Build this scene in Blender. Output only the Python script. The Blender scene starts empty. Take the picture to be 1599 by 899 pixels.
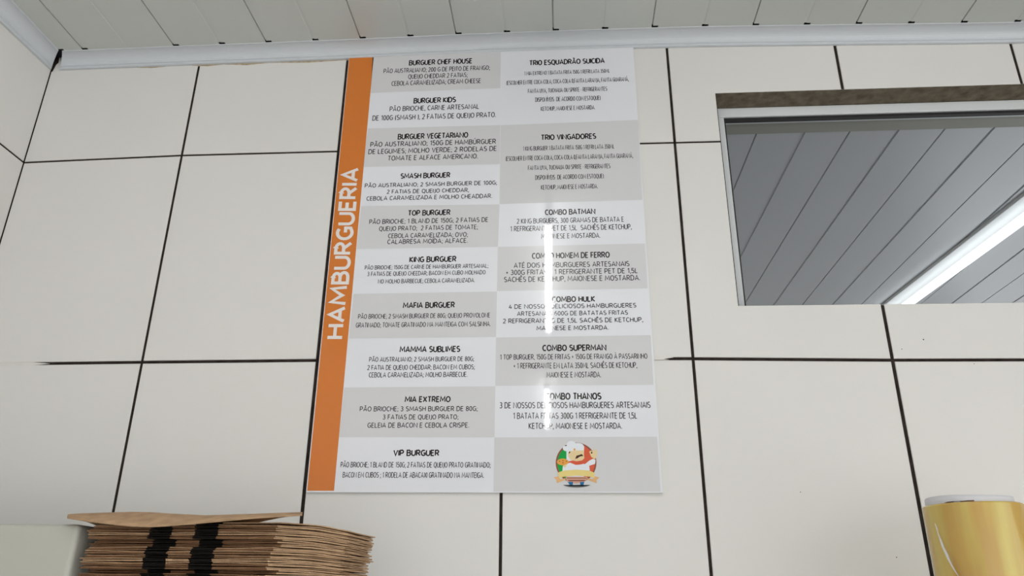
import bpy, bmesh, math, random
from mathutils import Vector, Matrix
C = bpy.context.scene.collection
SC = bpy.context.scene

# ------------------------------------------------------------------ camera, world, exposure
YAW, PITCH, ROLL = -0.0716963, 0.3876417, 0.0133215
CAM = Vector((1.1292912, -1.2991292, 1.5195697))
FPX = 1176.45
TUBE_L = 26.0          # radiance of the lit tubes
TUBE_BEYOND = 0.85
WORLD = 1.0
SC.view_settings.view_transform = 'Standard'
SC.view_settings.look = 'None'
SC.view_settings.gamma = 1.0
SC.view_settings.use_curve_mapping = False
SC.view_settings.exposure = 1.01

fw = Vector((math.sin(YAW)*math.cos(PITCH), math.cos(YAW)*math.cos(PITCH), math.sin(PITCH)))
r0 = Vector((math.cos(YAW), -math.sin(YAW), 0)); u0 = r0.cross(fw)
RT = math.cos(ROLL)*r0 + math.sin(ROLL)*u0
UP = -math.sin(ROLL)*r0 + math.cos(ROLL)*u0
cd = bpy.data.cameras.new('camera'); cam = bpy.data.objects.new('camera', cd); C.objects.link(cam)
cam.matrix_world = Matrix(((RT.x, UP.x, -fw.x, CAM.x), (RT.y, UP.y, -fw.y, CAM.y), (RT.z, UP.z, -fw.z, CAM.z), (0, 0, 0, 1)))
cd.sensor_fit = 'HORIZONTAL'; cd.sensor_width = 36.0; cd.lens = 36.0*FPX/1599.0
cd.clip_start = 0.01
SC.camera = cam

w = bpy.data.worlds.new('world'); SC.world = w; w.use_nodes = True
w.node_tree.nodes['Background'].inputs[0].default_value = (1.0, 0.995, 0.99, 1)
w.node_tree.nodes['Background'].inputs[1].default_value = WORLD

# ------------------------------------------------------------------ where a sight line meets a plane (survey of the photograph)
def ray(px, py): return (fw*1.0 + RT*((px-799.5)/FPX) - UP*((py-449.5)/FPX))
def aty(px, py, y=0.0):
    d = ray(px, py); t = (y-CAM.y)/d.y; return CAM + d*t
def atz(px, py, z):
    d = ray(px, py); t = (z-CAM.z)/d.z; return CAM + d*t
def atx(px, py, x):
    d = ray(px, py); t = (x-CAM.x)/d.x; return CAM + d*t

# ------------------------------------------------------------------ materials
def srgb(r, g, b):
    f = lambda c: (c/255/12.92) if c/255 <= 0.04045 else ((c/255+0.055)/1.055)**2.4
    return (f(r), f(g), f(b), 1)
def mat(name, col, rough=0.5, metal=0.0, spec=0.5, noise=0.0, nscale=20.0, bump=0.0, bscale=60.0, emit=None):
    m = bpy.data.materials.new(name); m.use_nodes = True
    nt = m.node_tree; b = nt.nodes['Principled BSDF']
    b.inputs['Base Color'].default_value = col; b.inputs['Roughness'].default_value = rough
    b.inputs['Metallic'].default_value = metal; b.inputs['Specular IOR Level'].default_value = spec
    if emit:
        b.inputs['Emission Color'].default_value = col; b.inputs['Emission Strength'].default_value = emit
    if noise or bump:
        tc = nt.nodes.new('ShaderNodeTexCoord')
    if noise:
        n = nt.nodes.new('ShaderNodeTexNoise'); n.inputs['Scale'].default_value = nscale; n.inputs['Detail'].default_value = 6
        nt.links.new(tc.outputs['Object'], n.inputs['Vector'])
        rp = nt.nodes.new('ShaderNodeValToRGB')
        rp.color_ramp.elements[0].position = 0.3; rp.color_ramp.elements[1].position = 0.7
        rp.color_ramp.elements[0].color = tuple(c*(1-noise) for c in col[:3])+(1,)
        rp.color_ramp.elements[1].color = tuple(min(1, c*(1+noise)) for c in col[:3])+(1,)
        nt.links.new(n.outputs['Fac'], rp.inputs['Fac']); nt.links.new(rp.outputs['Color'], b.inputs['Base Color'])
    if bump:
        n2 = nt.nodes.new('ShaderNodeTexNoise'); n2.inputs['Scale'].default_value = bscale; n2.inputs['Detail'].default_value = 4
        nt.links.new(tc.outputs['Object'], n2.inputs['Vector'])
        bp = nt.nodes.new('ShaderNodeBump'); bp.inputs['Strength'].default_value = bump; bp.inputs['Distance'].default_value = 0.004
        nt.links.new(n2.outputs['Fac'], bp.inputs['Height']); nt.links.new(bp.outputs['Normal'], b.inputs['Normal'])
    return m
M_TILE = mat('glazed_tile', (0.69, 0.68, 0.655, 1), rough=0.42, spec=0.35, noise=0.012, nscale=3)
M_GROUT = mat('dark_grout', srgb(48, 41, 38), rough=0.95, spec=0.1, noise=0.45, nscale=45, bump=0.5, bscale=250)
M_FILL = mat('filler', (0.68, 0.665, 0.63, 1), rough=0.6, spec=0.3, noise=0.04, nscale=60)
M_STAIN = mat('rust_stain', (0.42, 0.34, 0.22, 1), rough=0.8, noise=0.3, nscale=120)
M_PVC = mat('ceiling_pvc', (0.56, 0.585, 0.56, 1), rough=0.3, spec=0.45)
M_PVCB = mat('ceiling_pvc_beyond', (0.52, 0.535, 0.56, 1), rough=0.28, spec=0.5)
M_TRIM = mat('trim_pvc', (0.57, 0.60, 0.63, 1), rough=0.3, spec=0.5)
M_CONC = mat('concrete', srgb(112, 104, 90), rough=0.95, spec=0.1, noise=0.3, nscale=55, bump=0.8, bscale=120)
M_ALU = mat('white_aluminium', (0.66, 0.69, 0.70, 1), rough=0.35, spec=0.5)
M_GASK_GAP = mat('black_gasket_and_gap_shade', srgb(22, 22, 24), rough=0.6)
M_TRIMB = mat('trim_beyond', srgb(150, 150, 140), rough=0.5)
M_FLOOR = mat('floor_tile', (0.42, 0.40, 0.37, 1), rough=0.5, noise=0.1, nscale=5)
M_PAINT = mat('wall_paint', (0.66, 0.65, 0.62, 1), rough=0.6)
M_PANEL = mat('sign_white', (0.735, 0.75, 0.79, 1), rough=0.03, spec=0.5)
M_CELL = mat('sign_grey', (0.62, 0.622, 0.635, 1), rough=0.03, spec=0.5)
M_ORANGE = mat('sign_orange', srgb(206, 118, 46), rough=0.03, spec=0.5)
M_INK = mat('sign_ink', srgb(46, 38, 40), rough=0.03, spec=0.5)
M_EDGE = mat('acrylic_edge', (0.62, 0.66, 0.64, 1), rough=0.15)
M_LET = mat('sign_letters_white', (0.76, 0.72, 0.70, 1), rough=0.03, spec=0.5)
M_BATTEN = mat('batten_white', (0.8, 0.81, 0.8, 1), rough=0.35)
M_CAP = mat('tube_cap', (0.5, 0.5, 0.5, 1), rough=0.4)
M_TUBE = mat('lit_tube', (1, 1, 1, 1), rough=0.4, emit=TUBE_L)
M_TUBEB = mat('lit_tube_beyond', (0.97, 0.99, 1, 1), rough=0.4, emit=TUBE_BEYOND)
M_CARD = mat('cardboard', srgb(172, 142, 112), rough=0.9, spec=0.1, noise=0.16, nscale=70, bump=0.3, bscale=400)
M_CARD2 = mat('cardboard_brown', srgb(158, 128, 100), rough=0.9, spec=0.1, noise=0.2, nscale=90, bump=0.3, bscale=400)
M_CARDSHADE = mat('cardboard_shaded_edge', srgb(112, 84, 62), rough=0.95, spec=0.05, noise=0.2, nscale=50)  # cut edges, with the left face's shade put into the brown
M_BLACK = mat('printed_black', srgb(20, 18, 16), rough=0.85, spec=0.1)
M_TUB = mat('pale_plastic', (0.41, 0.41, 0.36, 1), rough=0.32, spec=0.5)
M_SHELF = mat('shelf_board', (0.78, 0.77, 0.74, 1), rough=0.5, noise=0.08, nscale=6)
M_STEEL = mat('steel', (0.5, 0.5, 0.5, 1), rough=0.4, metal=1)
M_CORE = mat('white_core', (0.62, 0.62, 0.65, 1), rough=0.6, noise=0.03, nscale=30)
M_COREB = mat('core_brown', srgb(95, 68, 52), rough=0.9)

def film_mat():
    m = bpy.data.materials.new('stretch_film'); m.use_nodes = True
    nt = m.node_tree; b = nt.nodes['Principled BSDF']
    tc = nt.nodes.new('ShaderNodeTexCoord'); mp = nt.nodes.new('ShaderNodeMapping')
    mp.inputs['Scale'].default_value = (26, 26, 2.2); mp.inputs['Rotation'].default_value = (0.16, 0.1, 0)
    n = nt.nodes.new('ShaderNodeTexNoise'); n.inputs['Scale'].default_value = 1.2; n.inputs['Detail'].default_value = 3
    rp = nt.nodes.new('ShaderNodeValToRGB')
    rp.color_ramp.elements[0].position = 0.35; rp.color_ramp.elements[1].position = 0.68
    rp.color_ramp.elements[0].color = srgb(192, 158, 84); rp.color_ramp.elements[1].color = srgb(206, 190, 108)
    nt.links.new(tc.outputs['Object'], mp.inputs['Vector']); nt.links.new(mp.outputs['Vector'], n.inputs['Vector'])
    nt.links.new(n.outputs['Fac'], rp.inputs['Fac']); nt.links.new(rp.outputs['Color'], b.inputs['Base Color'])
    b.inputs['Roughness'].default_value = 0.16; b.inputs['Subsurface Weight'].default_value = 0.25
    b.inputs['Subsurface Radius'].default_value = (0.02, 0.012, 0.004); b.inputs['Subsurface Scale'].default_value = 0.3
    bp = nt.nodes.new('ShaderNodeBump'); bp.inputs['Strength'].default_value = 0.25; bp.inputs['Distance'].default_value = 0.004
    nt.links.new(n.outputs['Fac'], bp.inputs['Height']); nt.links.new(bp.outputs['Normal'], b.inputs['Normal'])
    return m
M_FILM = film_mat()

def thin_clear(name, tint, rough, ior=1.5, gain=1.0):
    m = bpy.data.materials.new(name); m.use_nodes = True
    nt = m.node_tree; nt.nodes.remove(nt.nodes['Principled BSDF']); out = nt.nodes['Material Output']
    t = nt.nodes.new('ShaderNodeBsdfTransparent'); t.inputs[0].default_value = tint
    g = nt.nodes.new('ShaderNodeBsdfGlossy'); g.inputs['Roughness'].default_value = rough
    f = nt.nodes.new('ShaderNodeFresnel'); f.inputs['IOR'].default_value = ior
    mu = nt.nodes.new('ShaderNodeMath'); mu.operation = 'MULTIPLY'; mu.inputs[1].default_value = gain; mu.use_clamp = True
    mx = nt.nodes.new('ShaderNodeMixShader')
    nt.links.new(f.outputs[0], mu.inputs[0]); nt.links.new(mu.outputs[0], mx.inputs[0])
    nt.links.new(t.outputs[0], mx.inputs[1]); nt.links.new(g.outputs[0], mx.inputs[2]); nt.links.new(mx.outputs[0], out.inputs['Surface'])
    return m
M_GLASS = thin_clear('window_glass', (0.86, 0.90, 0.93, 1), 0.01)
M_FLAP = thin_clear('loose_film', (0.97, 0.94, 0.86, 1), 0.15, 1.5, 1.3)

# ------------------------------------------------------------------ object helpers
def obj(name, bm, mats, parent=None, smooth=False):
    me = bpy.data.meshes.new(name); bm.to_mesh(me); bm.free()
    for m in (mats if isinstance(mats, (list, tuple)) else [mats]): me.materials.append(m)
    o = bpy.data.objects.new(name, me); C.objects.link(o)
    if parent: o.parent = parent; o.matrix_parent_inverse = parent.matrix_world.inverted() if False else Matrix.Translation(-parent.location)
    if smooth:
        for p in me.polygons: p.use_smooth = True
    return o
def empty(name, loc, label=None, cat=None, group=None, kind=None):
    o = bpy.data.objects.new(name, None); C.objects.link(o); o.location = loc; o.empty_display_size = 0.05
    return tag(o, label, cat, group, kind)
def tag(o, label=None, cat=None, group=None, kind=None):
    for k, v in (('label', label), ('category', cat), ('group', group), ('kind', kind)):
        if v: o[k] = v
    return o
def box(bm, x0, x1, y0, y1, z0, z1, mi=0, bevel=0.0, seg=2):
    v = [bm.verts.new(p) for p in ((x0,y0,z0),(x1,y0,z0),(x1,y1,z0),(x0,y1,z0),(x0,y0,z1),(x1,y0,z1),(x1,y1,z1),(x0,y1,z1))]
    fs = [bm.faces.new([v[i] for i in q]) for q in ((0,3,2,1),(4,5,6,7),(0,1,5,4),(1,2,6,5),(2,3,7,6),(3,0,4,7))]
    for f in fs: f.material_index = mi
    if bevel:
        es = list({e for f in fs for e in f.edges})
        bmesh.ops.bevel(bm, geom=es, offset=bevel, segments=seg, affect='EDGES', profile=0.5)
    return fs
def cyl(bm, a, b, r, n=24, mi=0, caps=True):
    a, b = Vector(a), Vector(b); d = (b-a).normalized()
    s = d.orthogonal().normalized(); t = d.cross(s)
    ra = [bm.verts.new(a+(s*math.cos(k*2*math.pi/n)+t*math.sin(k*2*math.pi/n))*r) for k in range(n)]
    rb = [bm.verts.new(b+(s*math.cos(k*2*math.pi/n)+t*math.sin(k*2*math.pi/n))*r) for k in range(n)]
    for k in range(n):
        f = bm.faces.new((ra[k], ra[(k+1)%n], rb[(k+1)%n], rb[k])); f.material_index = mi; f.smooth = True
    if caps:
        for c in (list(reversed(ra)), rb):
            f = bm.faces.new(c); f.material_index = mi
def slab_poly(bm, pts, y0, y1, mi=0):
    """polygon given as (x, z), extruded from y0 (front) to y1 (back)"""
    fr = [bm.verts.new((p[0], y0, p[1])) for p in pts]; bk = [bm.verts.new((p[0], y1, p[1])) for p in pts]
    f = bm.faces.new(fr); f.material_index = mi; f.normal_update()
    g = bm.faces.new(list(reversed(bk))); g.material_index = mi
    n = len(pts)
    for i in range(n):
        h = bm.faces.new((fr[i], bk[i], bk[(i+1)%n], fr[(i+1)%n])); h.material_index = mi
    return f
def front(bm):
    for f in bm.faces:
        f.normal_update()
        if f.normal.y > 0: f.normal_flip()
def fix(bm): bmesh.ops.recalc_face_normals(bm, faces=bm.faces)

# ------------------------------------------------------------------ room sizes
XR, YF = 3.4, -4.6            # right wall, front end of the room
WT = 0.12                     # thickness of the tiled wall
OX0, OX1, OZ0, OZ1 = 1.4472, 2.66, 2.0105, 2.4752   # opening
# soft bow of the plastic ceiling along the wall (from the trim's lower edge)
mp_ = [(95,107.5),(200,103),(311,99),(380,96),(545,90.5),(659,85),(790,79.5),(900,76),(1000,73.2),(1040,71.8),(1170,70),(1303,68.3),(1450,66.8),(1599,65.6)]
BOW = [(aty(a, b, -0.006).x, aty(a, b, -0.006).z) for a, b in mp_]
def bow(x):
    num = den = 0.0
    for bx_, bz_ in BOW:
        k = math.exp(-((x-bx_)/0.16)**2)+1e-9; num += k*bz_; den += k
    return num/den
MH = 0.026                    # trim height
def zc(x): return bow(min(max(x, 0.0), 2.4))+MH

# ------------------------------------------------------------------ tiled back wall
vx = []   # vertical joints: (x at z=2.6, x at z=1.45, half width)
def vline(a, b, hw):
    A, B = aty(*a), aty(*b); s = (A.x-B.x)/(A.z-B.z)
    return (A.x+s*(2.6-A.z), A.x+s*(1.45-A.z), hw)
vx.append((0.0004, 0.0004, 0.0007))
vx.append(vline((311,100),(176,800),0.0026))
vx.append(vline((543.5,88),(471.5,800),0.0032))
vx.append(vline((790,78),(781,895),0.0026))
vx.append(vline((1041,72),(1111,899),0.0026))
vx.append(vline((1303,68),(1456,899),0.0030))
vx.append(vline((1577,66),(1592,128),0.0028))
vx[-1] = (vx[-1][0], vx[-2][1]+0.342, 0.0028)
for k in (1, 2, 3, 4): vx.append((vx[6][0]+0.342*k, vx[6][1]+0.342*k, 0.0028))
hz = []   # horizontal joints: list of (x, z) polylines + half width
hz.append([(-1, 2.80), (5, 2.80)])
hz.append([tuple(aty(a, b).xz) for a, b in ((38,253.5),(281,242.5),(529,236),(1000,223.5),(1052,222.5),(1125,221))])
hz.append([tuple(aty(a, b).xz) for a, b in ((60,568),(217,565.3),(496,562.3),(1050,557.5),(1083,559.8),(1395,562),(1599,562))])
z2 = hz[2][0][1]; hz.append([(-1, z2-0.448), (5, z2-0.448)]); hz.append([(-1, z2-0.896), (5, z2-0.896)]); hz.append([(-1, z2-1.344), (5, z2-1.344)])
hz.append([(-1, z2-1.792), (5, z2-1.792)])
hw_h = [0.002, 0.0020, 0.0028, 0.0026, 0.0026, 0.0026, 0.0026]
def pz(pl, x):
    if x <= pl[0][0]: return pl[0][1]
    for a, b in zip(pl, pl[1:]):
        if x <= b[0]: return a[1]+(b[1]-a[1])*(x-a[0])/(b[0]-a[0])
    return pl[-1][1]
def px_(v, z): return v[0]+(v[1]-v[0])*(2.6-z)/1.15
wb = bmesh.new()
random.seed(4)
def wall_tile(bm, i, j):
    L, Rr = vx[i], vx[i+1]; T, B = hz[j], hz[j+1]
    def cor(v, sv, h, hh, sh):
        x = px_(v, 2.2)
        for _ in range(3):
            z = pz(h, x)+sh*hh; x = px_(v, z)+sv*v[2]
        return (x, z)
    tl = cor(L, 1, T, hw_h[j], -1); tr = cor(Rr, -1, T, hw_h[j], -1)
    br = cor(Rr, -1, B, hw_h[j+1], 1); bl = cor(L, 1, B, hw_h[j+1], 1)
    if j >= 5: return
    b2 = bmesh.new()
    vs = [b2.verts.new((p[0], 0, p[1])) for p in (tl, bl, br, tr)]
    b2.faces.new(vs)
    if tr[0] > OX0 and tl[0] < OX1 and tl[1] > OZ0 and bl[1] < OZ1:
        for co, no in (((OX0,0,0),(1,0,0)),((OX1,0,0),(1,0,0)),((0,0,OZ0),(0,0,1)),((0,0,OZ1),(0,0,1))):
            bmesh.ops.bisect_plane(b2, geom=b2.verts[:]+b2.edges[:]+b2.faces[:], plane_co=co, plane_no=no)
        dead = [f for f in b2.faces if OX0 < f.calc_center_median().x < OX1 and OZ0 < f.calc_center_median().z < OZ1]
        bmesh.ops.delete(b2, geom=dead, context='FACES')
        if b2.faces: bmesh.ops.dissolve_faces(b2, faces=b2.faces[:])
    for f in list(b2.faces):
        f.normal_update()
        pts = [(v.co.x, v.co.z) for v in f.verts]
        if f.normal.y > 0: pts.reverse()
        # drop collinear points
        q = []
        for k in range(len(pts)):
            a, b, c = Vector(pts[k-1]), Vector(pts[k]), Vector(pts[(k+1) % len(pts)])
            if abs((b-a).cross(c-b)) > 1e-7: q.append(pts[k])
        fr = slab_poly(bm, q, random.uniform(-0.0003, 0.0003), 0.006, 0)
        bmesh.ops.bevel(bm, geom=list(fr.edges), offset=0.0008, segments=1, affect='EDGES')
    b2.free()
for j in range(0, 6):
    for i in range(len(vx)-1): wall_tile(wb, i, j)
# mortar bed and masonry behind the tiles, around the opening
def bed(x0, x1, z0, z1): box(wb, x0, x1, 0.0016, WT, z0, z1, 1)
bed(-0.09, OX0+0.0015, 0, 2.80); bed(OX0+0.0015, OX1-0.0015, 0, OZ0-0.0015); bed(OX0+0.0015, OX1-0.0015, OZ1+0.0015, 2.80); bed(OX1-0.0015, 4.0, 0, 2.80)
# joints that were smeared over with pale filler
za = hz[2][0][1]; xa = aty(60, 568).x
fill = [(0.0, za-0.0035), (xa-0.02, za-0.0035), (xa+0.006, za-0.0012), (xa+0.022, za+0.0004), (xa+0.010, za+0.0016), (xa-0.015, za+0.0034), (0.0, za+0.0035)]
slab_poly(wb, fill, -0.00015, 0.004, 2)
xb = aty(1050, 558).x; zb = aty(1050, 558).z
fill = [(xb-0.20, zb-0.004), (xb-0.006, zb-0.004), (xb-0.016, zb-0.0024), (xb+0.002, zb+0.0002), (xb-0.004, zb+0.003), (xb-0.004, zb+0.0052), (xb-0.02, zb+0.0056), (xb-0.20, zb+0.005)]
slab_poly(wb, fill, -0.0002, 0.004, 2)
# rusty smears right under the ceiling trim
for px0, px1, h in ((300,350,0.003),(350,420,0.004),(420,545,0.003),(215,260,0.002)):
    q0, q1 = aty(px0, 104), aty(px1, 98)
    zt = bow(q0.x)+0.004
    slab_poly(wb, [(q0.x, zt), (q0.x, zt-0.005), ((q0.x+q1.x)/2, zt-0.005-h), (q1.x, zt-0.0045), (q1.x, zt)], -0.0005, 0.003, 3)
g_ = [aty(*q).xz for q in ((84,84),(93,84),(91.5,98),(88,101),(82,112),(79.5,112))]  # wedge in grout colour, painted for the shade between the trim ends
slab_poly(wb, [(max(q[0], 0.0006), q[1]) for q in reversed(list(g_))], -0.0007, 0.003, 1)
fix(wb)
# chips and specks on the glaze
def speck(px, py, r):
    p = aty(px, py); n = 7
    slab_poly(wb, [(p.x+r*random.uniform(.6,1.2)*math.cos(-k*6.283/n), p.z+r*random.uniform(.6,1.2)*math.sin(-k*6.283/n)) for k in range(n)], -0.0006, 0.001, 1)
for a in ((1442,530,.0011),(1408,545,.0008),(1250,768,.0008),(1400,870,.0010),(1521,568,.0008)): speck(*a)
tag(obj('wall_back', wb, [M_TILE, M_GROUT, M_FILL, M_STAIN]), 'tiled wall in off-white glazed tiles with dark joints', 'wall', kind='structure')

# ------------------------------------------------------------------ left wall
wl = bmesh.new()
zl = aty(38, 253.5).z
yj = [-0.0015-0.342*k for k in range(0, 15)]
lz = [2.80, zl, zl-0.449, zl-0.898, zl-1.347, zl-1.796]
for k in range(len(yj)-1):
    for j in range(len(lz)-1):
        hh = 0.0022
        y1, y0 = yj[k]-(0.0003 if k == 0 else 0.002), yj[k+1]+0.002
        f = box(wl, -0.006, random.uniform(-0.0002, 0.0002), y0, y1, lz[j+1]+hh, lz[j]-hh, 0)
box(wl, -0.10, -0.0016, YF-0.25, 0.0012, 0, 2.80, 1)
slab = box(wl, -0.004, 0.00012, -0.05, -0.001, lz[2]-0.003, lz[2]+0.003, 2)
tag(obj('wall_left', wl, [M_TILE, M_GROUT, M_FILL]), 'left side wall in the same off-white tiles', 'wall', kind='structure')
wr = bmesh.new(); box(wr, XR, XR+0.1, -1.0, 0.0, 0, 2.8)  # added piece of wall, blocks light from the near right
tag(obj('wall_right_blocker', wr, M_PAINT), 'short added light-blocking wall to the right of the window, outside the picture', 'wall', kind='structure')
wr = bmesh.new(); box(wr, -0.1, XR, YF-0.1, YF, 2.05, 2.8)  # added header, keeps outside brightness out of the board's reflection
tag(obj('wall_front_blocker', wr, M_PAINT), 'added light-blocking wall over the wide opening behind the viewer, unseen', 'wall', kind='structure')
fl = bmesh.new(); box(fl, -0.1, XR+0.1, YF, WT, -0.08, 0.0)
tag(obj('floor', fl, M_FLOOR), 'grey floor under the room', 'floor', kind='structure')

# ------------------------------------------------------------------ ceiling of ribbed plastic panels
def panel_profile(x0, x1, first, pitch, gw, deep, shallow, zf):
    """cross-section points along x: flat boards, a narrow open joint at every second pitch and a faint groove between"""
    pts = [(x0, zf(x0))]; x = first; k = 0
    while x < x1-0.02:
        d = deep if k % 2 == 0 else shallow; g = gw if k % 2 == 0 else gw*2.2
        if x > x0+0.002:
            xs = pts[-1][0]
            for s in range(1, 4): xx = xs+(x-xs)*s/4; pts.append((xx, zf(xx)))
            pts += [(x, zf(x)), (x+0.0005, zf(x)+d), (x+g, zf(x)+d), (x+g+0.0009, zf(x))]
        x += pitch; k += 1
    pts.append((x1, zf(x1)))
    return pts
def ceiling_mesh(pts, y0, y1, top):
    bm = bmesh.new()
    lo = [[bm.verts.new((p[0], y, p[1])) for p in pts] for y in (y0, y1)]
    for i in range(len(pts)-1): bm.faces.new((lo[0][i], lo[0][i+1], lo[1][i+1], lo[1][i]))
    t = [bm.verts.new((pts[0][0], y0, top)), bm.verts.new((pts[-1][0], y0, top)), bm.verts.new((pts[-1][0], y1, top)), bm.verts.new((pts[0][0], y1, top))]
    bm.faces.new(t); bm.faces.new([t[0]]+lo[0]+[t[1]]); bm.faces.new([t[3]]+lo[-1]+[t[2]])
    bm.faces.new((t[0], t[3], lo[-1][0], lo[0][0])); bm.faces.new((t[1], t[2], lo[-1][-1], lo[0][-1]))
    fix(bm); return bm
zx = lambda px, py: atz(px, py, 2.622).x
x_first = zx(127, 78); pitch = (zx(856, 47)-zx(127, 78))/10.0
x_first = zx(273, 71)-2*pitch
cpts = panel_profile(-0.02, XR, x_first, pitch, 0.0022, 0.0035, 0.0007, zc)
cb = ceiling_mesh(cpts, YF, -0.0392, 2.75)
# the last strip over the trim: the board ends leave an open notch at every rib, its inner shade put in as black
ng = [x_first+pitch*k for k in range(0, 34) if k != 1]
xs = [0.046]+[v for x in ng for v in (x+0.0005, x+0.0138)]+[XR]
for a_, b_ in zip(xs[0::2], xs[1::2]):
    n = 3
    for q in range(n):
        p, r_ = a_+(b_-a_)*q/n, a_+(b_-a_)*(q+1)/n
        cb.faces.new([cb.verts.new(v) for v in ((p, -0.0392, zc(p)), (r_, -0.0392, zc(r_)), (r_, 0, zc(r_)), (p, 0, zc(p)))])
box(cb, -0.02, 0.046, -0.0385, 0.0, zc(0.02)+0.010, zc(0.02)+0.03, 1)  # black lid painted as the shade in the open trim corner
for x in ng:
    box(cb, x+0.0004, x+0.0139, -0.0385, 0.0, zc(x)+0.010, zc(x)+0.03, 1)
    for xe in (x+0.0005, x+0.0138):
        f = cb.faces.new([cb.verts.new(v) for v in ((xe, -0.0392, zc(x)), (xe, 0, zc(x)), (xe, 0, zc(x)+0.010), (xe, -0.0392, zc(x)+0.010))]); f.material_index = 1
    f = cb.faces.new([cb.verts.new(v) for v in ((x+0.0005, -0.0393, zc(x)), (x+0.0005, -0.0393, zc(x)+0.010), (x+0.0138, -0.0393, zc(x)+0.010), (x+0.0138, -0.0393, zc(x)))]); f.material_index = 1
tag(obj('ceiling', cb, [M_PVC, M_GASK_GAP]), 'grey-white ribbed plastic panel ceiling', 'ceiling', kind='structure')

# ------------------------------------------------------------------ ceiling trims (cove profile)
PROF = [(0.0, -0.0005), (-0.0055, -0.0005), (-0.0065, 0.0005), (-0.0065, 0.0042), (-0.0058, 0.0052)]
for k in range(0, 9):
    t = k/8; a = t*math.pi/2
    PROF.append((-0.0075-0.0245*(1-math.cos(a)), 0.006+0.0185*math.sin(a)))
PROF += [(-0.0338, 0.0244), (-0.0342, 0.0262), (0.0, 0.0262)]
def trim(name, stations, label):
    bm = bmesh.new(); rings = []
    for f in stations: rings.append([bm.verts.new(f(p)) for p in PROF])
    n = len(PROF)
    for a, b in zip(rings, rings[1:]):
        for i in range(n): bm.faces.new((a[i], a[(i+1) % n], b[(i+1) % n], b[i]))
    bm.faces.new(rings[0]); bm.faces.new(list(reversed(rings[-1]))); fix(bm)
    return tag(obj(name, bm, M_TRIM), label, 'ceiling trim', kind='structure')
sx = [0.030]+[0.06+0.06*k for k in range(56)]
def back_station(x, k):
    sl = 0.35 if k == 0 else 0.0
    return lambda p: (x + (-0.010-p[0]*0.62 if k == 0 else 0), p[0], bow(min(x, 2.4))+p[1])
trim('trim_1', [back_station(x, k) for k, x in enumerate(sx)], 'white plastic cove trim along the back wall under the ceiling')
lb0 = atx(0, 34, 0.006); lb1 = atx(80, 105.5, 0.006)
def left_z(y): return lb1.z+(lb0.z-lb1.z)*max(0, min(1.3, (lb1.y-y)/(lb1.y-lb0.y)))
trim('trim_2', [(lambda p, y=y: (-p[0], y+(p[0] if y > -0.01 else 0), (zc(0)-MH)*(1-0.0)+(left_z(y)-lb1.z)*(1-p[1]/0.0262)*0.6+p[1])) for y in [-0.002]+[-0.05-0.05*k for k in range(10)]+[YF]], 'white plastic cove trim along the left wall under the ceiling')

# ------------------------------------------------------------------ window: opening, frame, pane
win = empty('window_1', (OX0, 0.06, OZ0), 'fixed window in the tiled wall with white aluminium frame', 'window', kind='structure')
FY0, FY1 = 0.052, 0.080
lt = bmesh.new(); box(lt, OX0, OX1, 0.0008, FY0+0.02, OZ1-0.0002, OZ1+0.0012)
lt2 = bmesh.new(); box(lt2, OX0, OX1, FY1+0.0002, WT+0.0003, OZ1-0.001, OZ1+0.0012)
obj('inner_reveal', lt2, M_TRIMB, win)
obj('lintel_soffit', lt, M_CONC, win)
fr = bmesh.new()
F = 0.020
zb_ = aty(1600, 178, FY0).z
top_z = OZ1-0.0008; tw = 0.022; lw = aty(1131, 190, FY0).x-OX0
bot_z0 = OZ0; bw = 0.0405
box(fr, OX0, OX1, FY0, FY1, top_z-tw, top_z, 0, 0.0012)
box(fr, OX0, OX0+lw, FY0, FY1, bot_z0, top_z-tw-0.0006, 0, 0.0012)
box(fr, OX1-0.03, OX1, FY0, FY1, bot_z0, top_z-tw-0.0006, 0, 0.0012)
box(fr, OX0+lw, OX1-0.03, FY0, FY1, bot_z0, bot_z0+0.012, 0, 0.0012)
obj('window_frame', fr, M_ALU, win)
gk = bmesh.new()
gx0, gx1, gz0, gz1 = OX0+lw, OX1-0.03, bot_z0+0.012, top_z-tw-0.0006
g = 0.0045
box(gk, gx0, gx1, FY0+0.004, FY0+0.014, gz1-0.0055, gz1); box(gk, gx0, gx0+0.0032, FY0+0.004, FY0+0.014, gz0, gz1-0.010)
box(gk, gx1-g, gx1, FY0+0.004, FY0+0.014, gz0, gz1-0.010); box(gk, gx0+0.003, gx1-g, FY0+0.004, FY0+0.014, gz0, gz0+g)
obj('gasket', gk, M_GASK_GAP, win)
pn = bmesh.new(); v = [pn.verts.new(p) for p in ((gx0+0.003, FY0+0.009, gz0+0.004), (gx1-0.004, FY0+0.009, gz0+0.004), (gx1-0.004, FY0+0.009, gz1-0.0065), (gx0+0.003, FY0+0.009, gz1-0.0065))]
pn.faces.new(v); obj('pane', pn, M_GLASS, win)

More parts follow.
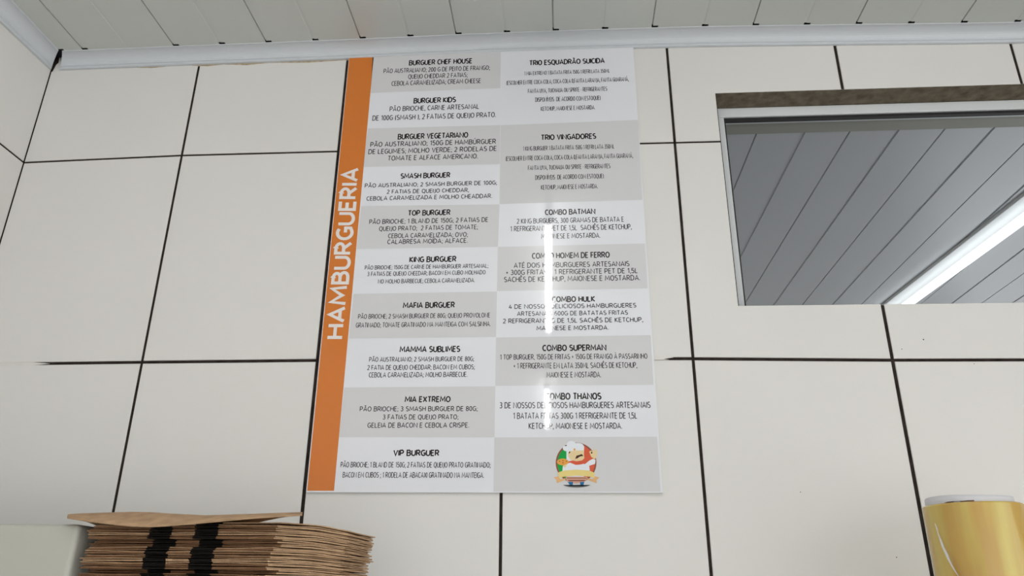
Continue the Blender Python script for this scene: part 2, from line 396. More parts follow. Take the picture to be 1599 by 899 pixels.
# ------------------------------------------------------------------ room beyond the window
ZB = 2.49
bx0, bx1, by1 = 0.9, 4.2, 4.4
b_first = atz(1327, 203, ZB).x; b_pitch = (atz(1553, 195, ZB).x-b_first)/3
k0 = b_first-b_pitch*4
while k0 < bx0: k0 += b_pitch*2
bpts = panel_profile(bx0, bx1, k0, b_pitch, 0.0030, 0.0045, 0.0030, lambda x: ZB)
yb = atz(1340, 200, ZB-0.003).y
tag(obj('ceiling', ceiling_mesh(bpts, WT, by1, ZB+0.1), M_PVCB), 'grey ribbed plastic ceiling seen through the window', 'ceiling', kind='structure')
tb = bmesh.new(); box(tb, bx0, bx1, WT+0.0005, yb, ZB-0.012, ZB-0.0002, 0, 0.002)
tag(obj('trim_3', tb, M_TRIMB), 'flat trim board at the near edge of the ceiling beyond the window', 'ceiling trim', kind='structure')
o = bmesh.new(); box(o, bx0, bx1, by1, by1+0.1, 0, ZB+0.1)
tag(obj('wall_beyond', o, M_PAINT), 'far wall of the room beyond the window', 'wall', kind='structure')
o = bmesh.new(); box(o, bx1, bx1+0.1, WT, by1, 1.8, ZB+0.1)  # added header, lets outside light into this room only low down
tag(obj('wall_beyond_blocker', o, M_PAINT), 'added light-blocking header on the right of the room beyond the window', 'wall', kind='structure')
o = bmesh.new(); box(o, bx0-0.1, bx0, WT, by1, 0, ZB+0.1)
tag(obj('wall_beyond_left', o, M_PAINT), 'left wall of the room beyond the window', 'wall', kind='structure')
o = bmesh.new(); box(o, bx0-0.1, bx1, WT, by1+0.1, -0.08, 0)
tag(obj('floor', o, M_FLOOR), 'floor of the room beyond the window', 'floor', kind='structure')

# ------------------------------------------------------------------ tube lights
def tube_light(p0, p1, ztube, zceil, label, mt, r=0.013, bwid=0.013, over=0.03, shift=0.0, thk=0.022):
    a = Vector((p0[0], p0[1], ztube)); b = Vector((p1[0], p1[1], ztube)); d = (b-a).normalized(); s = Vector((d.y, -d.x, 0))
    t = empty('ceiling_light', (a.x, a.y, zceil), label, 'light', 'tube lights on the ceilings')
    bm = bmesh.new()
    zb = max(ztube+r+0.008, zceil-thk)
    prof = [(-bwid, zceil), (-bwid, zb+0.003), (-bwid*0.93, zb), (bwid*0.93, zb), (bwid, zb+0.003), (bwid, zceil)]
    R0 = [bm.verts.new((a-d*over+s*(q[0]+shift)).to_2d().to_tuple()+(q[1],)) for q in prof]
    R1 = [bm.verts.new((b+d*over+s*(q[0]+shift)).to_2d().to_tuple()+(q[1],)) for q in prof]
    n = len(prof)
    for i in range(n): bm.faces.new((R0[i], R0[(i+1) % n], R1[(i+1) % n], R1[i]))
    bm.faces.new(R0); bm.faces.new(list(reversed(R1))); fix(bm)
    obj('batten', bm, M_BATTEN, t)
    bm = bmesh.new(); cyl(bm, a, b, r); obj('tube', bm, mt, t)
    for e, sg in ((a, -1), (b, 1)):
        bm = bmesh.new(); cyl(bm, e+d*(0.0003*sg), e+d*(0.024*sg), r*1.3, 20)
        q = e+d*(0.014*sg); bmw = 0.010
        cyl(bm, q+Vector((0, 0, 0.004)), Vector((q.x, q.y, zb+0.001)), 0.009, 12)
        obj('tube_holder', bm, M_CAP, t)
    return t
def mirror(px, py, z):
    d = ray(px, py); q = atz(px, py, z); ys = -0.0053
    return (q.x, 2*ys-q.y)
ZT = 2.560
a, b = mirror(856, 345, ZT), mirror(857, 514, ZT)
tube_light(a, b, ZT, zc(1.08)-0.0005, 'near fluorescent tube light on the ceiling, mirrored as the long streak in the menu board', M_TUBE, r=0.0115)
a, b = mirror(853.5, 604, ZT), mirror(854.5, 667, ZT)
tube_light(a, b, ZT, zc(1.05)-0.0005, 'farther tube light on the ceiling, mirrored as the short streak in the menu board', M_TUBE, r=0.0115)
ZTB = 2.452
q0 = atz(1599, 341, ZTB); q1 = atz(1421, 472, ZTB); dd = (q1-q0)
pA = q0-dd*0.35; pB = q0+dd*1.75
tube_light(pA, pB, ZTB, ZB-0.0003, 'bright fluorescent tube light seen through the window', M_TUBEB, r=0.0130, bwid=0.036, thk=0.008)

# ------------------------------------------------------------------ menu board
YS = -0.0050
S = lambda px, py: (aty(px, py, YS).x, aty(px, py, YS).z)
qTL, qTR, qBR, qBL = S(545,88.2), S(989,71.5), S(1035,769.3), S(478,768.3)
board = empty('menu_board', (qBL[0], 0, qBL[1]), 'white and grey acrylic burger menu board with an orange band, hung on the tiles', 'menu board')
bm = bmesh.new()
slab_poly(bm, [qTL, qBL, qBR, qTR], YS, -0.0012, 0); fix(bm)
for f in bm.faces:
    if abs(f.normal.y) < 0.5: f.material_index = 1
obj('panel', bm, [M_PANEL, M_EDGE], board)
bm = bmesh.new(); slab_poly(bm, [S(545.3,90.5), S(479.6,766), S(521.6,766), S(583.5,89.5)], YS-0.0001, YS+0.0001); fix(bm)
band = obj('orange_band', bm, M_ORANGE, board)
# pale print areas and grey fields
rowsL = [(582,88.0,782,81.5),(579,145,781,137.5),(574.6,200.6,781,195.3),(567,260.7,780.5,256.3),(564,321.6,780,319),(556.8,388.7,777.5,385.3),(552,458.7,776,455),(544.6,528.5,774.5,526),(537.5,604.8,773.4,603),(529.3,682.4,772,682.6)]
rowsR = [(781.7,195.5,996.0,187.2),(780,318.5,1003,312),(777.5,385.3,1007,380),(776,454.3,1011.5,450),(774.5,526.8,1016,523),(773.4,602.2,1020.5,600.5),(772,682.8,1026,681.5),(770.5,767.5,1031.5,767.5)]
def field(a, b):
    bm = bmesh.new(); slab_poly(bm, [S(a[0],a[1]), S(b[0],b[1]), S(b[2],b[3]), S(a[2],a[3])], YS-0.0001, YS+0.0001); fix(bm)
    obj('grey_field', bm, M_CELL, board)
for i in (0, 2, 4, 6, 8): field(rowsL[i], rowsL[i+1])
for i in (0, 2, 4, 6): field(rowsR[i], rowsR[i+1])

# drawn lettering: centre lines of condensed sans capitals on a unit cap height, thickened to the printed weight
def arc_(cx, cy, rx, ry, a0, a1, n=9): return [(cx+rx*math.cos(math.radians(a0+(a1-a0)*k/n)), cy+ry*math.sin(math.radians(a0+(a1-a0)*k/n))) for k in range(n+1)]
WID = dict(A=.80, B=.66, C=.64, D=.74, E=.54, F=.52, G=.72, H=.70, I=0.0, J=.30, K=.66, L=.52, M=1.0, N=.80, O=.80, P=.62, Q=.80, R=.66, S=.60, T=.66, U=.70, V=.74, W=1.1, X=.72, Y=.70, Z=.62)
def glyph(ch):
    """(width, [(points, closed)])"""
    base = {'Ã': 'A', 'Á': 'A', 'À': 'A', 'É': 'E', 'Ê': 'E', 'Í': 'I', 'Ú': 'U'}.get(ch, ch)
    w = WID.get(base, .56); g = None
    o = lambda cx, cy, rx, ry: (arc_(cx, cy, rx, ry, 0, 360, 18)[:-1], True)
    if base == 'A': g = [([(0,0),(w/2,1),(w,0)],0), ([(.17*w,.30),(.83*w,.30)],0)]
    elif base == 'B': g = [([(0,0),(0,1),(.5*w,1)]+arc_(.5*w,.765,.42*w,.235,90,-90)+[(0,.53)],0), ([(.5*w,.53)]+arc_(.55*w,.265,.45*w,.265,90,-90)+[(0,0),(0,.1)],0)]
    elif base == 'C': g = [(arc_(.58*w,.5,.58*w,.5,48,312,14),0)]
    elif base == 'D': g = [([(0,0),(0,1),(.38*w,1)]+arc_(.38*w,.5,.62*w,.5,90,-90,12)+[(0,0),(0,.1)],0)]
    elif base == 'E': g = [([(w,1),(0,1),(0,0),(w,0)],0), ([(0,.52),(.88*w,.52)],0)]
    elif base == 'F': g = [([(w,1),(0,1),(0,0)],0), ([(0,.50),(.88*w,.50)],0)]
    elif base == 'G': g = [(arc_(.56*w,.5,.56*w,.5,52,300,14)+[(w,.12),(w,.46),(.58*w,.46)],0)]
    elif base == 'H': g = [([(0,0),(0,1)],0), ([(w,0),(w,1)],0), ([(0,.52),(w,.52)],0)]
    elif base == 'I': g = [([(0,0),(0,1)],0)]
    elif base == 'J': g = [([(w,1),(w,.16),(.85*w,-.02),(.5*w,-.10),(0,-.12)],0)]
    elif base == 'K': g = [([(0,0),(0,1)],0), ([(.95*w,1),(.04,.53),(w,0)],0)]
    elif base == 'L': g = [([(0,1),(0,0),(w,0)],0)]
    elif base == 'M': g = [([(0,0),(.09*w,1),(.5*w,.26),(.91*w,1),(w,0)],0)]
    elif base == 'N': g = [([(0,0),(0,1),(w,0),(w,1)],0)]
    elif base == 'O': g = [o(w/2,.5,w/2,.5)]
    elif base == 'P': g = [([(0,0),(0,1),(.5*w,1)]+arc_(.5*w,.72,.5*w,.28,90,-90)+[(0,.44)],0)]
    elif base == 'Q': g = [o(w/2,.5,w/2,.5), ([(.55*w,.05),(w*.98,-.18)],0)]
    elif base == 'R': g = [([(0,0),(0,1),(.48*w,1)]+arc_(.48*w,.735,.46*w,.265,90,-90)+[(0,.47)],0), ([(.46*w,.47),(w,0)],0)]
    elif base == 'S': g = [(arc_(.5*w,.755,.47*w,.245,42,270,10)[:-1]+arc_(.5*w,.255,.5*w,.255,90,-142,10),0)]
    elif base == 'T': g = [([(0,1),(w,1)],0), ([(w/2,1),(w/2,0)],0)]
    elif base == 'U': g = [([(0,1),(0,.32)]+arc_(.5*w,.32,.5*w,.32,180,360,10)[1:]+[(w,1)],0)]
    elif base == 'V': g = [([(0,1),(w/2,0),(w,1)],0)]
    elif base == 'W': g = [([(0,1),(.25*w,0),(.5*w,.9),(.75*w,0),(w,1)],0)]
    elif base == 'X': g = [([(0,0),(w,1)],0), ([(0,1),(w,0)],0)]
    elif base == 'Y': g = [([(0,1),(w/2,.45),(w,1)],0), ([(w/2,.45),(w/2,0)],0)]
    elif base == 'Z': g = [([(0,1),(w,1),(0,0),(w,0)],0)]
    elif ch == '0': g = [o(w/2,.5,w/2,.5)]
    elif ch == '1': w = .34; g = [([(0,.80),(.82*w,1),(.82*w,0)],0)]
    elif ch == '2': g = [(arc_(.46*w,.71,.46*w,.29,155,-28,9)+[(0,0),(w,0)],0)]
    elif ch == '3': g = [(arc_(.42*w,.765,.44*w,.235,145,-90,9)+arc_(.42*w,.265,.54*w,.265,90,-145,9)[1:],0)]
    elif ch == '4': g = [([(w,.26),(0,.26),(.52*w,1)],0), ([(.74*w,.58),(.74*w,0)],0)]
    elif ch == '5': g = [([(.92*w,1),(.12*w,1),(.08*w,.56)]+arc_(.44*w,.31,.54*w,.31,118,-148,10),0)]
    elif ch == '6': g = [o(w/2,.31,w/2,.31), ([(.02,.36),(.06*w,.66),(.30*w,.93),(.60*w,1),(.88*w,.95)],0)]
    elif ch == '7': g = [([(0,1),(w,1),(.32*w,0)],0)]
    elif ch == '8': g = [o(w/2,.76,.43*w,.24), o(w/2,.26,w/2,.26)]
    elif ch == '9': g = [o(w/2,.69,w/2,.31), ([(w-.02,.64),(.94*w,.34),(.70*w,.07),(.40*w,0),(.12*w,.05)],0)]
    elif ch == '.': w = .02; g = [([(.01,-.02),(.01,.11)],0)]
    elif ch == ',': w = .05; g = [([(.05,.11),(.05,.0),(0,-.18)],0)]
    elif ch == ';': w = .05; g = [([(.05,.11),(.05,.0),(0,-.18)],0), ([(.05,.54),(.05,.67)],0)]
    elif ch == '(': w = .16; g = [(arc_(.34,.44,.34,.70,130,230,8),0)]
    elif ch == ')': w = .16; g = [(arc_(-.18,.44,.34,.70,50,-50,8),0)]
    elif ch == '+': w = .42; g = [([(0,.45),(w,.45)],0), ([(w/2,.22),(w/2,.68)],0)]
    elif ch == '-': w = .26; g = [([(0,.42),(w,.42)],0)]
    else: return .20, []
    c = w/2
    if ch == 'Ã': g = g+[([(c-.2,1.17),(c-.1,1.25),(c+.06,1.17),(c+.18,1.26)],0)]
    if ch in 'ÁÉÍÚ': g = g+[([(c-.04,1.16),(c+.12,1.32)],0)]
    if ch == 'À': g = g+[([(c-.14,1.32),(c+.04,1.16)],0)]
    if ch == 'Ê': g = g+[([(c-.17,1.15),(c,1.30),(c+.17,1.15)],0)]
    return w, g
def letter_strokes(s):
    x = 0.0; out = []
    for i, ch in enumerate(s):
        w_, g = glyph(ch)
        for pts, cl in g: out.append(([(x+p[0], p[1]) for p in pts], cl))
        x += w_+0.27
    return out, x-0.27
def thick(bm, pts, closed, t, place):
    """flat ribbon of width t along pts (already in metres), placed by place(x, y) -> 3-D"""
    P = [Vector(p) for p in pts]; n = len(P); L = []; R = []
    for i in range(n):
        a = P[i-1] if (i > 0 or closed) else None; b = P[(i+1) % n] if (i < n-1 or closed) else None
        d1 = (P[i]-a).normalized() if a is not None else None; d2 = (b-P[i]).normalized() if b is not None else None
        if d1 is None: d1 = d2
        if d2 is None: d2 = d1
        n1 = Vector((-d1.y, d1.x)); n2 = Vector((-d2.y, d2.x)); m = n1+n2
        m = m.normalized() if m.length > 1e-6 else n1
        k = min(1/max(m.dot(n1), 0.2), 1.9)
        up_ = Vector((0, -4e-6*i, 0))
        L.append(bm.verts.new(Vector(place(*(P[i]+m*(t/2*k))))+up_)); R.append(bm.verts.new(Vector(place(*(P[i]-m*(t/2*k))))+up_))
    for i in range(n if closed else n-1):
        j = (i+1) % n
        try: bm.faces.new((L[i], R[i], R[j], L[j]))
        except ValueError: pass
def put_line(bm, s, pl, pr, yc, hpx, weight):
    """one printed line from px pl to px pr whose capitals are hpx tall, centred on row yc"""
    st, tot = letter_strokes(s)
    L = S(pl, yc); Rr = S(pr, yc)
    zt = S((pl+pr)/2, yc-hpx/2)[1]; zb = S((pl+pr)/2, yc+hpx/2)[1]; h = zt-zb
    kx0 = (Rr[0]-L[0])/tot
    t = weight*h*min(1.0, (kx0/h)**0.6)
    kx = (Rr[0]-L[0]-t)/tot; kz = h-t
    for i, (pts, cl) in enumerate(st):
        y = YS-0.00020-0.000015*(i % 4)
        thick(bm, [(L[0]+t/2+p[0]*kx, zb+t/2+p[1]*kz) for p in pts], cl, t, lambda x, z, y=y: (x, y, z))
ESC = '(ESCOLHER ENTRE COCA-COLA, COCA-COLA 0,FANTA LARANJA, FANTA GUARANÁ,'
FAN = 'FANTA UVA, TUCHAUA OU SPRITE - REFRIGERANTES'
DIS = 'DISPONÍVEIS  DE ACORDO COM ESTOQUE)'
KET = 'KETCHUP, MAIONESE E MOSTARDA.'
MAI = 'MAIONESE E MOSTARDA.'
c1, c2, c3 = (480,60,3.328), (480,310,3.328), (460,560,3.909)
c4, c5, c6 = (760,60,3.459), (760,300,3.745), (760,520,3.331)
MENU = [
 (c1, [('BURGUER CHEF HOUSE',528,858,122,28),('PÃO AUSTRALIANO; 200 G DE PEITO DE FRANGO;',397,948,161,24),('QUEIJO CHEDDAR 2 FATIAS;',524,832,194,24),('CEBOLA CARAMELIZADA; CREAM CHEESE',438,902,227,25)]),
 (c1, [('BURGUER KIDS',552,773,321,29),('PÃO BRIOCHE, CARNE ARTESANAL',428,893,360,26),('DE 100G (SMASH ), 2 FATIAS DE QUEIJO PRATO.',339,980,405,27)]),
 (c1, [('BURGUER VEGETARIANO',470,836,506,30),('PÃO AUSTRALIANO; 150G DE HAMBÚRGUER',328,980,543,26),('DE LEGUMES; MOLHO VERDE; 2 RODELAS DE',318,984,580,26),('TOMATE E ALFACE AMERICANO.',418,886,617,26)]),
 (c1, [('SMASH BURGUER',484,743,712,29),('PÃO AUSTRALIANO; 2 SMASH BURGUER DE 100G;',299,985,757,22),('2 FATIAS DE QUEIJO CHEDDAR,',413,840,792,22),('CEBOLA CARAMELIZADA E MOLHO CHEADDAR.',308,960,825,23)]),
 (c2, [('TOP BURGUER',522,744,73,30),('PÃO BRIOCHE; 1 BLAND DE 150G; 2 FATIAS DE',322,940,115,25),('QUEIJO PRATO;  2 FATIAS DE TOMATE;',373,886,152,25),('CEBOLA CARAMELIZADA; OVO;',420,834,190,25),('CALABRESA MOÍDA; ALFACE.',416,833,221,25)]),
 (c2, [('KING BURGUER',530,775,315,31),('PÃO BRIOCHE; 150G DE CARNE DE HAMBÚRGUER ARTESANAL;',299,940,354,22),('3 FATIAS DE QUEIJO CHEEDAR; BACON EM CUBO MOLHADO',312,926,387,23),('NO MOLHO BARBECUE; CEBOLA CARAMELIZADA.',367,870,427,23)]),
 (c2, [('MAFIA BURGUER',496,767,553,32),('PÃO BRIOCHE; 2 SMASH BURGUER DE 80G; QUEIJO PROVOLONE',264,950,609,25),('GRATINADO; TOMATE GRATINADO NA MANTEIGA COM SALSINHA.',252,952,654,26)]),
 (c2, [('MAMMA SUBLIMES',479,795,782,33),('PÃO AUSTRALIANO; 2 SMASH BURGUER DE 80G;',321,866,834,25),('2 FATIA DE QUEIJO CHEDDAR; BACON EM CUBOS;',312,870,876,26),('CEBOLA CARAMELIZADA; MOLHO BARBECUE.',319.4,832,914.5,27)]),
 (c3, [('MIA EXTREMO',672,953,247,38),('PÃO BRIOCHE; 3 SMASH BURGUER DE 80G;',398,1117,305,31),('3 FATIAS DE QUEIJO PRATO;',538,1000,355,31),('GELEIA DE BACON E CEBOLA CRISPE.',445,1066,405,32)]),
 (c3, [('VIP BURGUER',602,884,574,40),('PÃO BRIOCHE; 1 BLAND DE 150G; 2 FATIAS DE QUEIJO PRATO GRATINADO;',281,1196,647,34),('BACON EM CUBOS ; 1 RODELA DE ABACAXI GRATINADO NA MANTEIGA.',294,1156,709,35)]),
 (c4, [('TRIO ESQUADRÃO SUICIDA',229,638,126,29),('1 MIA EXTREMO 1 BATATA FRITA 150G 1 REFRI LATA 350ML',203,665,182,21),(ESC,107,767,230,23),(FAN,223,651,278,23),(DIS,262,615,326,24),(KET,292,585,376,23)]),
 (c4, [('TRIO VINGADORES',292,592,531,31),('1 KING BURGUER 1 BATATA FRITA 150G 1 REFRI LATA 350ML',196,690,589,24),(ESC,103,790,641,25),(FAN,223,668,694,25),(DIS,262,632,747,25),(KET,293,600,801,25)]),
 (c5, [('COMBO BATMAN',340,636,115,34),('2 KING BURGUERS, 300 GRAMAS DE BATATA E',176,803,164,30),('1 REFRIGERANTE PET DE 1,5L  SACHÊS DE KETCHUP,',138,848,208,31),(MAI,318,664,255,30)]),
 (c5, [('COMBO HOMEM DE FERRO',264,720,369,36),('ATÉ DOIS HAMBURGUERES ARTESANAIS',158,835,423,31),('+ 300G FRITAS + 1 REFRIGERANTE PET DE 1,5L',112,884,464,31),('SACHÊS DE KETCHUP, MAIONESE E MOSTARDA.',101,897,505,32)]),
 (c5, [('COMBO HULK',381,635,625,35),('4 DE NOSSOS DELICIOSOS HAMBURGUERES',130,875,665,27),('ARTESANAIS 600G DE BATATAS FRITAS',177,826,707,27),('2 REFRIGERANTES DE 1,5L SACHÊS DE KETCHUP,',95,914,749,28),(MAI,291,713,793,27)]),
 (c6, [('COMBO SUPERMAN',289,623,76,34),('1 TOP BURGUER, 150G DE FRITAS + 150G DE FRANGO À PASSARINHO',69,836,122,28),('+ 1 REFRIGERANTE EM LATA 350ML SACHÊS DE KETCHUP,',139,782,168,30),(MAI,311,594,216,30)]),
 (c6, [('COMBO THANOS',305,597,328,37),('3 DE NOSSOS DELICIOSOS HAMBURGUERES ARTESANAIS',67,852,374,33),('1 BATATA FRITAS 300G 1 REFRIGERANTE DE 1,5L',137,783,429,33),(KET,218,704,482,32)]),
]
for (ox, oy, sc), lines in MENU:
    cv = lambda l: (l[0], ox+l[1]/sc, ox+l[2]/sc, oy+l[3]/sc, l[4]/sc)
    bm = bmesh.new(); put_line(bm, *cv(lines[0]), 0.235); front(bm); obj('menu_heading', bm, M_INK, board)
    bm = bmesh.new()
    for l in lines[1:]: put_line(bm, *cv(l), 0.165)
    front(bm); obj('menu_description', bm, M_INK, board)
# HAMBURGUERIA running up the band
pB0, pB1 = Vector(S(508.6,529.2)), Vector(S(536.6,529.2)); pT0, pT1 = Vector(S(534.2,262)), Vector(S(562.0,262))
st, tot = letter_strokes('HAMBURGUERIA')
bh = (pB1-pB0).length; bl = (pT0-pB0).length; tk = 0.185*bh
def on_band(x, z, y=0.0):                         # x along the word, z across it (baseline on the right)
    u = x/bl; v = 1-z/bh; q = (pB0.lerp(pB1, v)).lerp(pT0.lerp(pT1, v), u); return (q.x, YS-0.00025-y, q.y)
bm = bmesh.new()
for i, (pts, cl) in enumerate(st):
    thick(bm, [(tk/2+p[0]*(bl-tk)/tot, tk/2+p[1]*(bh-tk)) for p in pts], cl, tk, lambda x, z, i=i: on_band(x, z, 0.000015*(i % 4)))
front(bm); obj('band_lettering', bm, M_LET, band)

# round emblem: a moustached cook with a pizza above a ribbon
EC = [mat('emblem_'+n, srgb(*c), rough=0.03) for n, c in (('rim', (142,84,66)), ('green', (18,160,70)), ('white', (226,230,236)), ('red', (214,92,64)), ('skin', (226,204,158)), ('dark', (62,32,22)), ('pizza', (226,160,72)), ('ribbon', (226,206,132)), ('tail', (222,176,122)), ('blue', (38,106,156)), ('grey', (120,122,118)), ('pink', (204,160,140)))]
bm = bmesh.new()
lay = [0]
def ep(u, v): return S(850+u/9.99, 680+v/9.99)
def poly(pts, mi):
    lay[0] += 1; y = YS-0.00014-0.00002*lay[0]
    f = bm.faces.new([bm.verts.new((p[0], y, p[1])) for p in (ep(*q) for q in pts)]); f.material_index = mi
def arc(cx, cy, rx, ry, a0, a1, n=24): return [(cx+rx*math.cos(math.radians(a0+(a1-a0)*k/n)), cy+ry*math.sin(math.radians(a0+(a1-a0)*k/n))) for k in range(n+1)]
poly(arc(495,425,318,318,0,360,40)[:-1], 0)
poly([(355,260)]+arc(495,425,292,292,230,120,20)+[(355,560)], 1)
poly([(345,215)]+arc(495,425,292,292,242,296,12)+[(622,640),(345,640)], 2)
poly([(618,168)]+arc(495,425,292,292,-66,66,20)+[(618,640)], 3)
poly([(380,400)]+arc(500,385,170,70,150,0,14)+[(625,300),(560,360)], 3)
poly(arc(340,195,52,46,0,360,16)[:-1], 2); poly(arc(420,140,72,58,0,360,18)[:-1], 2); poly(arc(515,165,100,52,0,360,18)[:-1], 2)
poly([(300,195),(470,110),(622,165),(618,250),(400,262),(360,250)], 2)
poly([(310,160),(335,148),(358,152),(335,164)], 5)
poly([(372,262),(418,236),(612,228),(624,352),(588,386),(500,400),(412,380),(376,330)], 4)
poly(arc(470,216,16,18,0,360,12)[:-1], 6)
poly([(380,262),(402,238),(404,262),(388,284)], 5)
poly([(480,362),(502,312),(548,300),(582,288),(612,316),(572,322),(548,330),(520,352)], 5)
poly([(290,470),(400,420),(520,470),(640,440),(700,390),(760,360),(798,380),(790,440),(700,470),(712,560),(280,560)], 2)
poly([(700,250),(722,232),(750,240),(770,190),(782,240),(826,210),(816,330),(786,368),(730,330)], 4)
poly(arc(738,266,12,16,0,360,10)[:-1], 5)
poly(arc(288,410,92,52,0,360,22)[:-1], 6)
for q in ((236,400),(290,390),(345,400),(290,425)): poly(arc(q[0],q[1],11,9,0,360,8)[:-1], 0)
poly([(285,470),(330,452),(350,470),(320,500)], 4)
poly([(330,640),(670,640),(660,690),(590,740),(410,740),(345,700)], 11)
poly([(350,655),(655,655),(655,668),(350,668)], 0); poly([(360,690),(650,690),(620,712),(390,712)], 0)
poly([(365,720),(450,722),(440,775),(412,790)], 9); poly([(552,722),(626,720),(604,790),(566,775)], 9)
poly([(290,772)]+arc(505,755,215,55,165,15,14)+[(720,772),(610,790),(400,790)], 10)
poly([(145,650),(215,635),(245,680),(330,665),(330,690),(195,740),(190,690)], 8); poly([(858,650),(785,635),(755,680),(670,665),(670,690),(815,740),(812,690)], 8)
poly([(210,575),(300,545),(500,530),(700,545),(786,580),(782,662),(700,638),(500,622),(300,640),(232,668)], 7)
fix(bm)
for f in bm.faces:
    if f.normal.y > 0: f.normal_flip()
obj('emblem', bm, EC, board)

# ------------------------------------------------------------------ shelf that carries the stack, the tub and the film roll
SHZ = 1.470
RSZ = 1.30
for x0, x1, z, dep, lab in ((0.004, 0.92, SHZ, 0.385, 'white shelf board on the tiled wall under the cardboard stack'), (1.60, 2.30, RSZ, 0.30, 'white shelf board on the tiled wall under the roll of film')):
    sh = empty('wall_shelf', (x0, 0.0, z), lab, 'shelf', 'shelves just under the picture')
    bm = bmesh.new(); box(bm, x0, x1, -dep, -0.0008, z-0.025, z, 0, 0.002); obj('shelf_board', bm, M_SHELF, sh)
    for x in (x0+0.15, x1-0.15):
        bm = bmesh.new(); box(bm, x-0.012, x+0.012, -dep*0.8, -0.0008, z-0.031, z-0.0252); box(bm, x-0.012, x+0.012, -0.0068, -0.0008, z-0.25, z-0.0312)
        obj('bracket', bm, M_STEEL, sh)

# ------------------------------------------------------------------ stack of flattened cardboard boxes
random.seed(11)
SY = -0.37
CN = aty(429, 810, SY)                     # nearest corner of the stack, at its top
ang = math.radians(5.5)
A = Vector((-math.cos(ang), math.sin(ang), 0)); B = Vector((0.749, 0.663, 0)); BK = Vector((0.08, 0.997, 0))
LA = 0.247; LB = 0.096; LK = 0.10
def along(a, b):
    wv = max(0.0, min(1.0, a/LA)); v = B*min(b, LB)+BK*max(b-LB, 0); return CN+A*a+v*(1-wv)+BK*b*wv
NB = 30; TOPZ = aty(429, 812, SY).z; TH = (TOPZ-SHZ)/NB
BARS = ((0.0725, 0.1030), (0.1335, 0.1640))
def sst(t): t = max(0, min(1, t)); return t*t*(3-2*t)
def ply(bm, a0, a1, b0, b1, zf, th, sa, mi_top=0, bars=True, rag=0.0012, bar_shift=0.0):
    """one corrugated sheet of the stack: corner frame (a to the left, b away), height zf(a, b)"""
    As = sorted(set([a0+(a1-a0)*k/14 for k in range(15)]+([q+bar_shift for bb in BARS for q in bb] if bars else [])))
    Bs = [b0, b0+0.004]+[b0+0.004+(b1-b0-0.004)*k/12 for k in range(1, 13)]+[b1+LK*k/3 for k in (1, 2, 3)]
    def P(a, b, up):
        ja = ra[round(b*1e4)] if a == a0 else (rl[round(b*1e4)] if a == a1 else 0)
        q = along(a+ja, b)+(BK*rf[round(a*1e4)] if b == b0 else Vector((0, 0, 0))); return (q.x, q.y, zf(a, b)+(th if up else 0))
    ra = {round(b*1e4): random.uniform(-rag, rag) for b in Bs}; rl = {round(b*1e4): random.uniform(-rag, rag) for b in Bs}; rf = {round(a*1e4): random.uniform(-rag, rag)*0.6 for a in As}
    top = [[bm.verts.new(P(a, b, True)) for b in Bs] for a in As]; bot = [[bm.verts.new(P(a, b, False)) for b in Bs] for a in As]
    na, nb = len(As), len(Bs)
    isb = lambda a, c: bars and any(q[0]+bar_shift-1e-4 <= (a+c)/2 <= q[1]+bar_shift+1e-4 for q in BARS)
    for i in range(na-1):
        for j in range(nb-1):
            f = bm.faces.new((top[i][j], top[i][j+1], top[i+1][j+1], top[i+1][j])); f.material_index = 2 if isb(As[i], As[i+1]) and j < 5 else mi_top
            f = bm.faces.new((bot[i][j], bot[i+1][j], bot[i+1][j+1], bot[i][j+1])); f.material_index = 2 if isb(As[i], As[i+1]) and j < 5 else mi_top
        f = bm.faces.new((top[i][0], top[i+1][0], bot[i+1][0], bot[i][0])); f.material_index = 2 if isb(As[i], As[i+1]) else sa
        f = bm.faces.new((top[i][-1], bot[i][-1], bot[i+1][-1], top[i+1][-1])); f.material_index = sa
    for j in range(nb-1):
        f = bm.faces.new((top[0][j], bot[0][j], bot[0][j+1], top[0][j+1])); f.material_index = 0
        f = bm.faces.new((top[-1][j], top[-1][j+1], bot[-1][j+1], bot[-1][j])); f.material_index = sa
ORD = ['first', 'second', 'third', 'fourth', 'fifth', 'sixth', 'seventh', 'eighth', 'ninth', 'tenth', 'eleventh', 'twelfth', 'thirteenth', 'fourteenth', 'fifteenth', 'sixteenth', 'seventeenth', 'eighteenth', 'nineteenth', 'twentieth', 'twenty-first', 'twenty-second', 'twenty-third', 'twenty-fourth', 'twenty-fifth', 'twenty-sixth', 'twenty-seventh', 'twenty-eighth', 'twenty-ninth', 'thirtieth', 'thirty-first', 'thirty-second']
def sag_of(frac):
    """the stack droops towards its far right corner, more near the top"""
    return lambda a, b: -(0.0050*frac)*sst((b-0.045)/0.06)*sst(1-a/0.2)
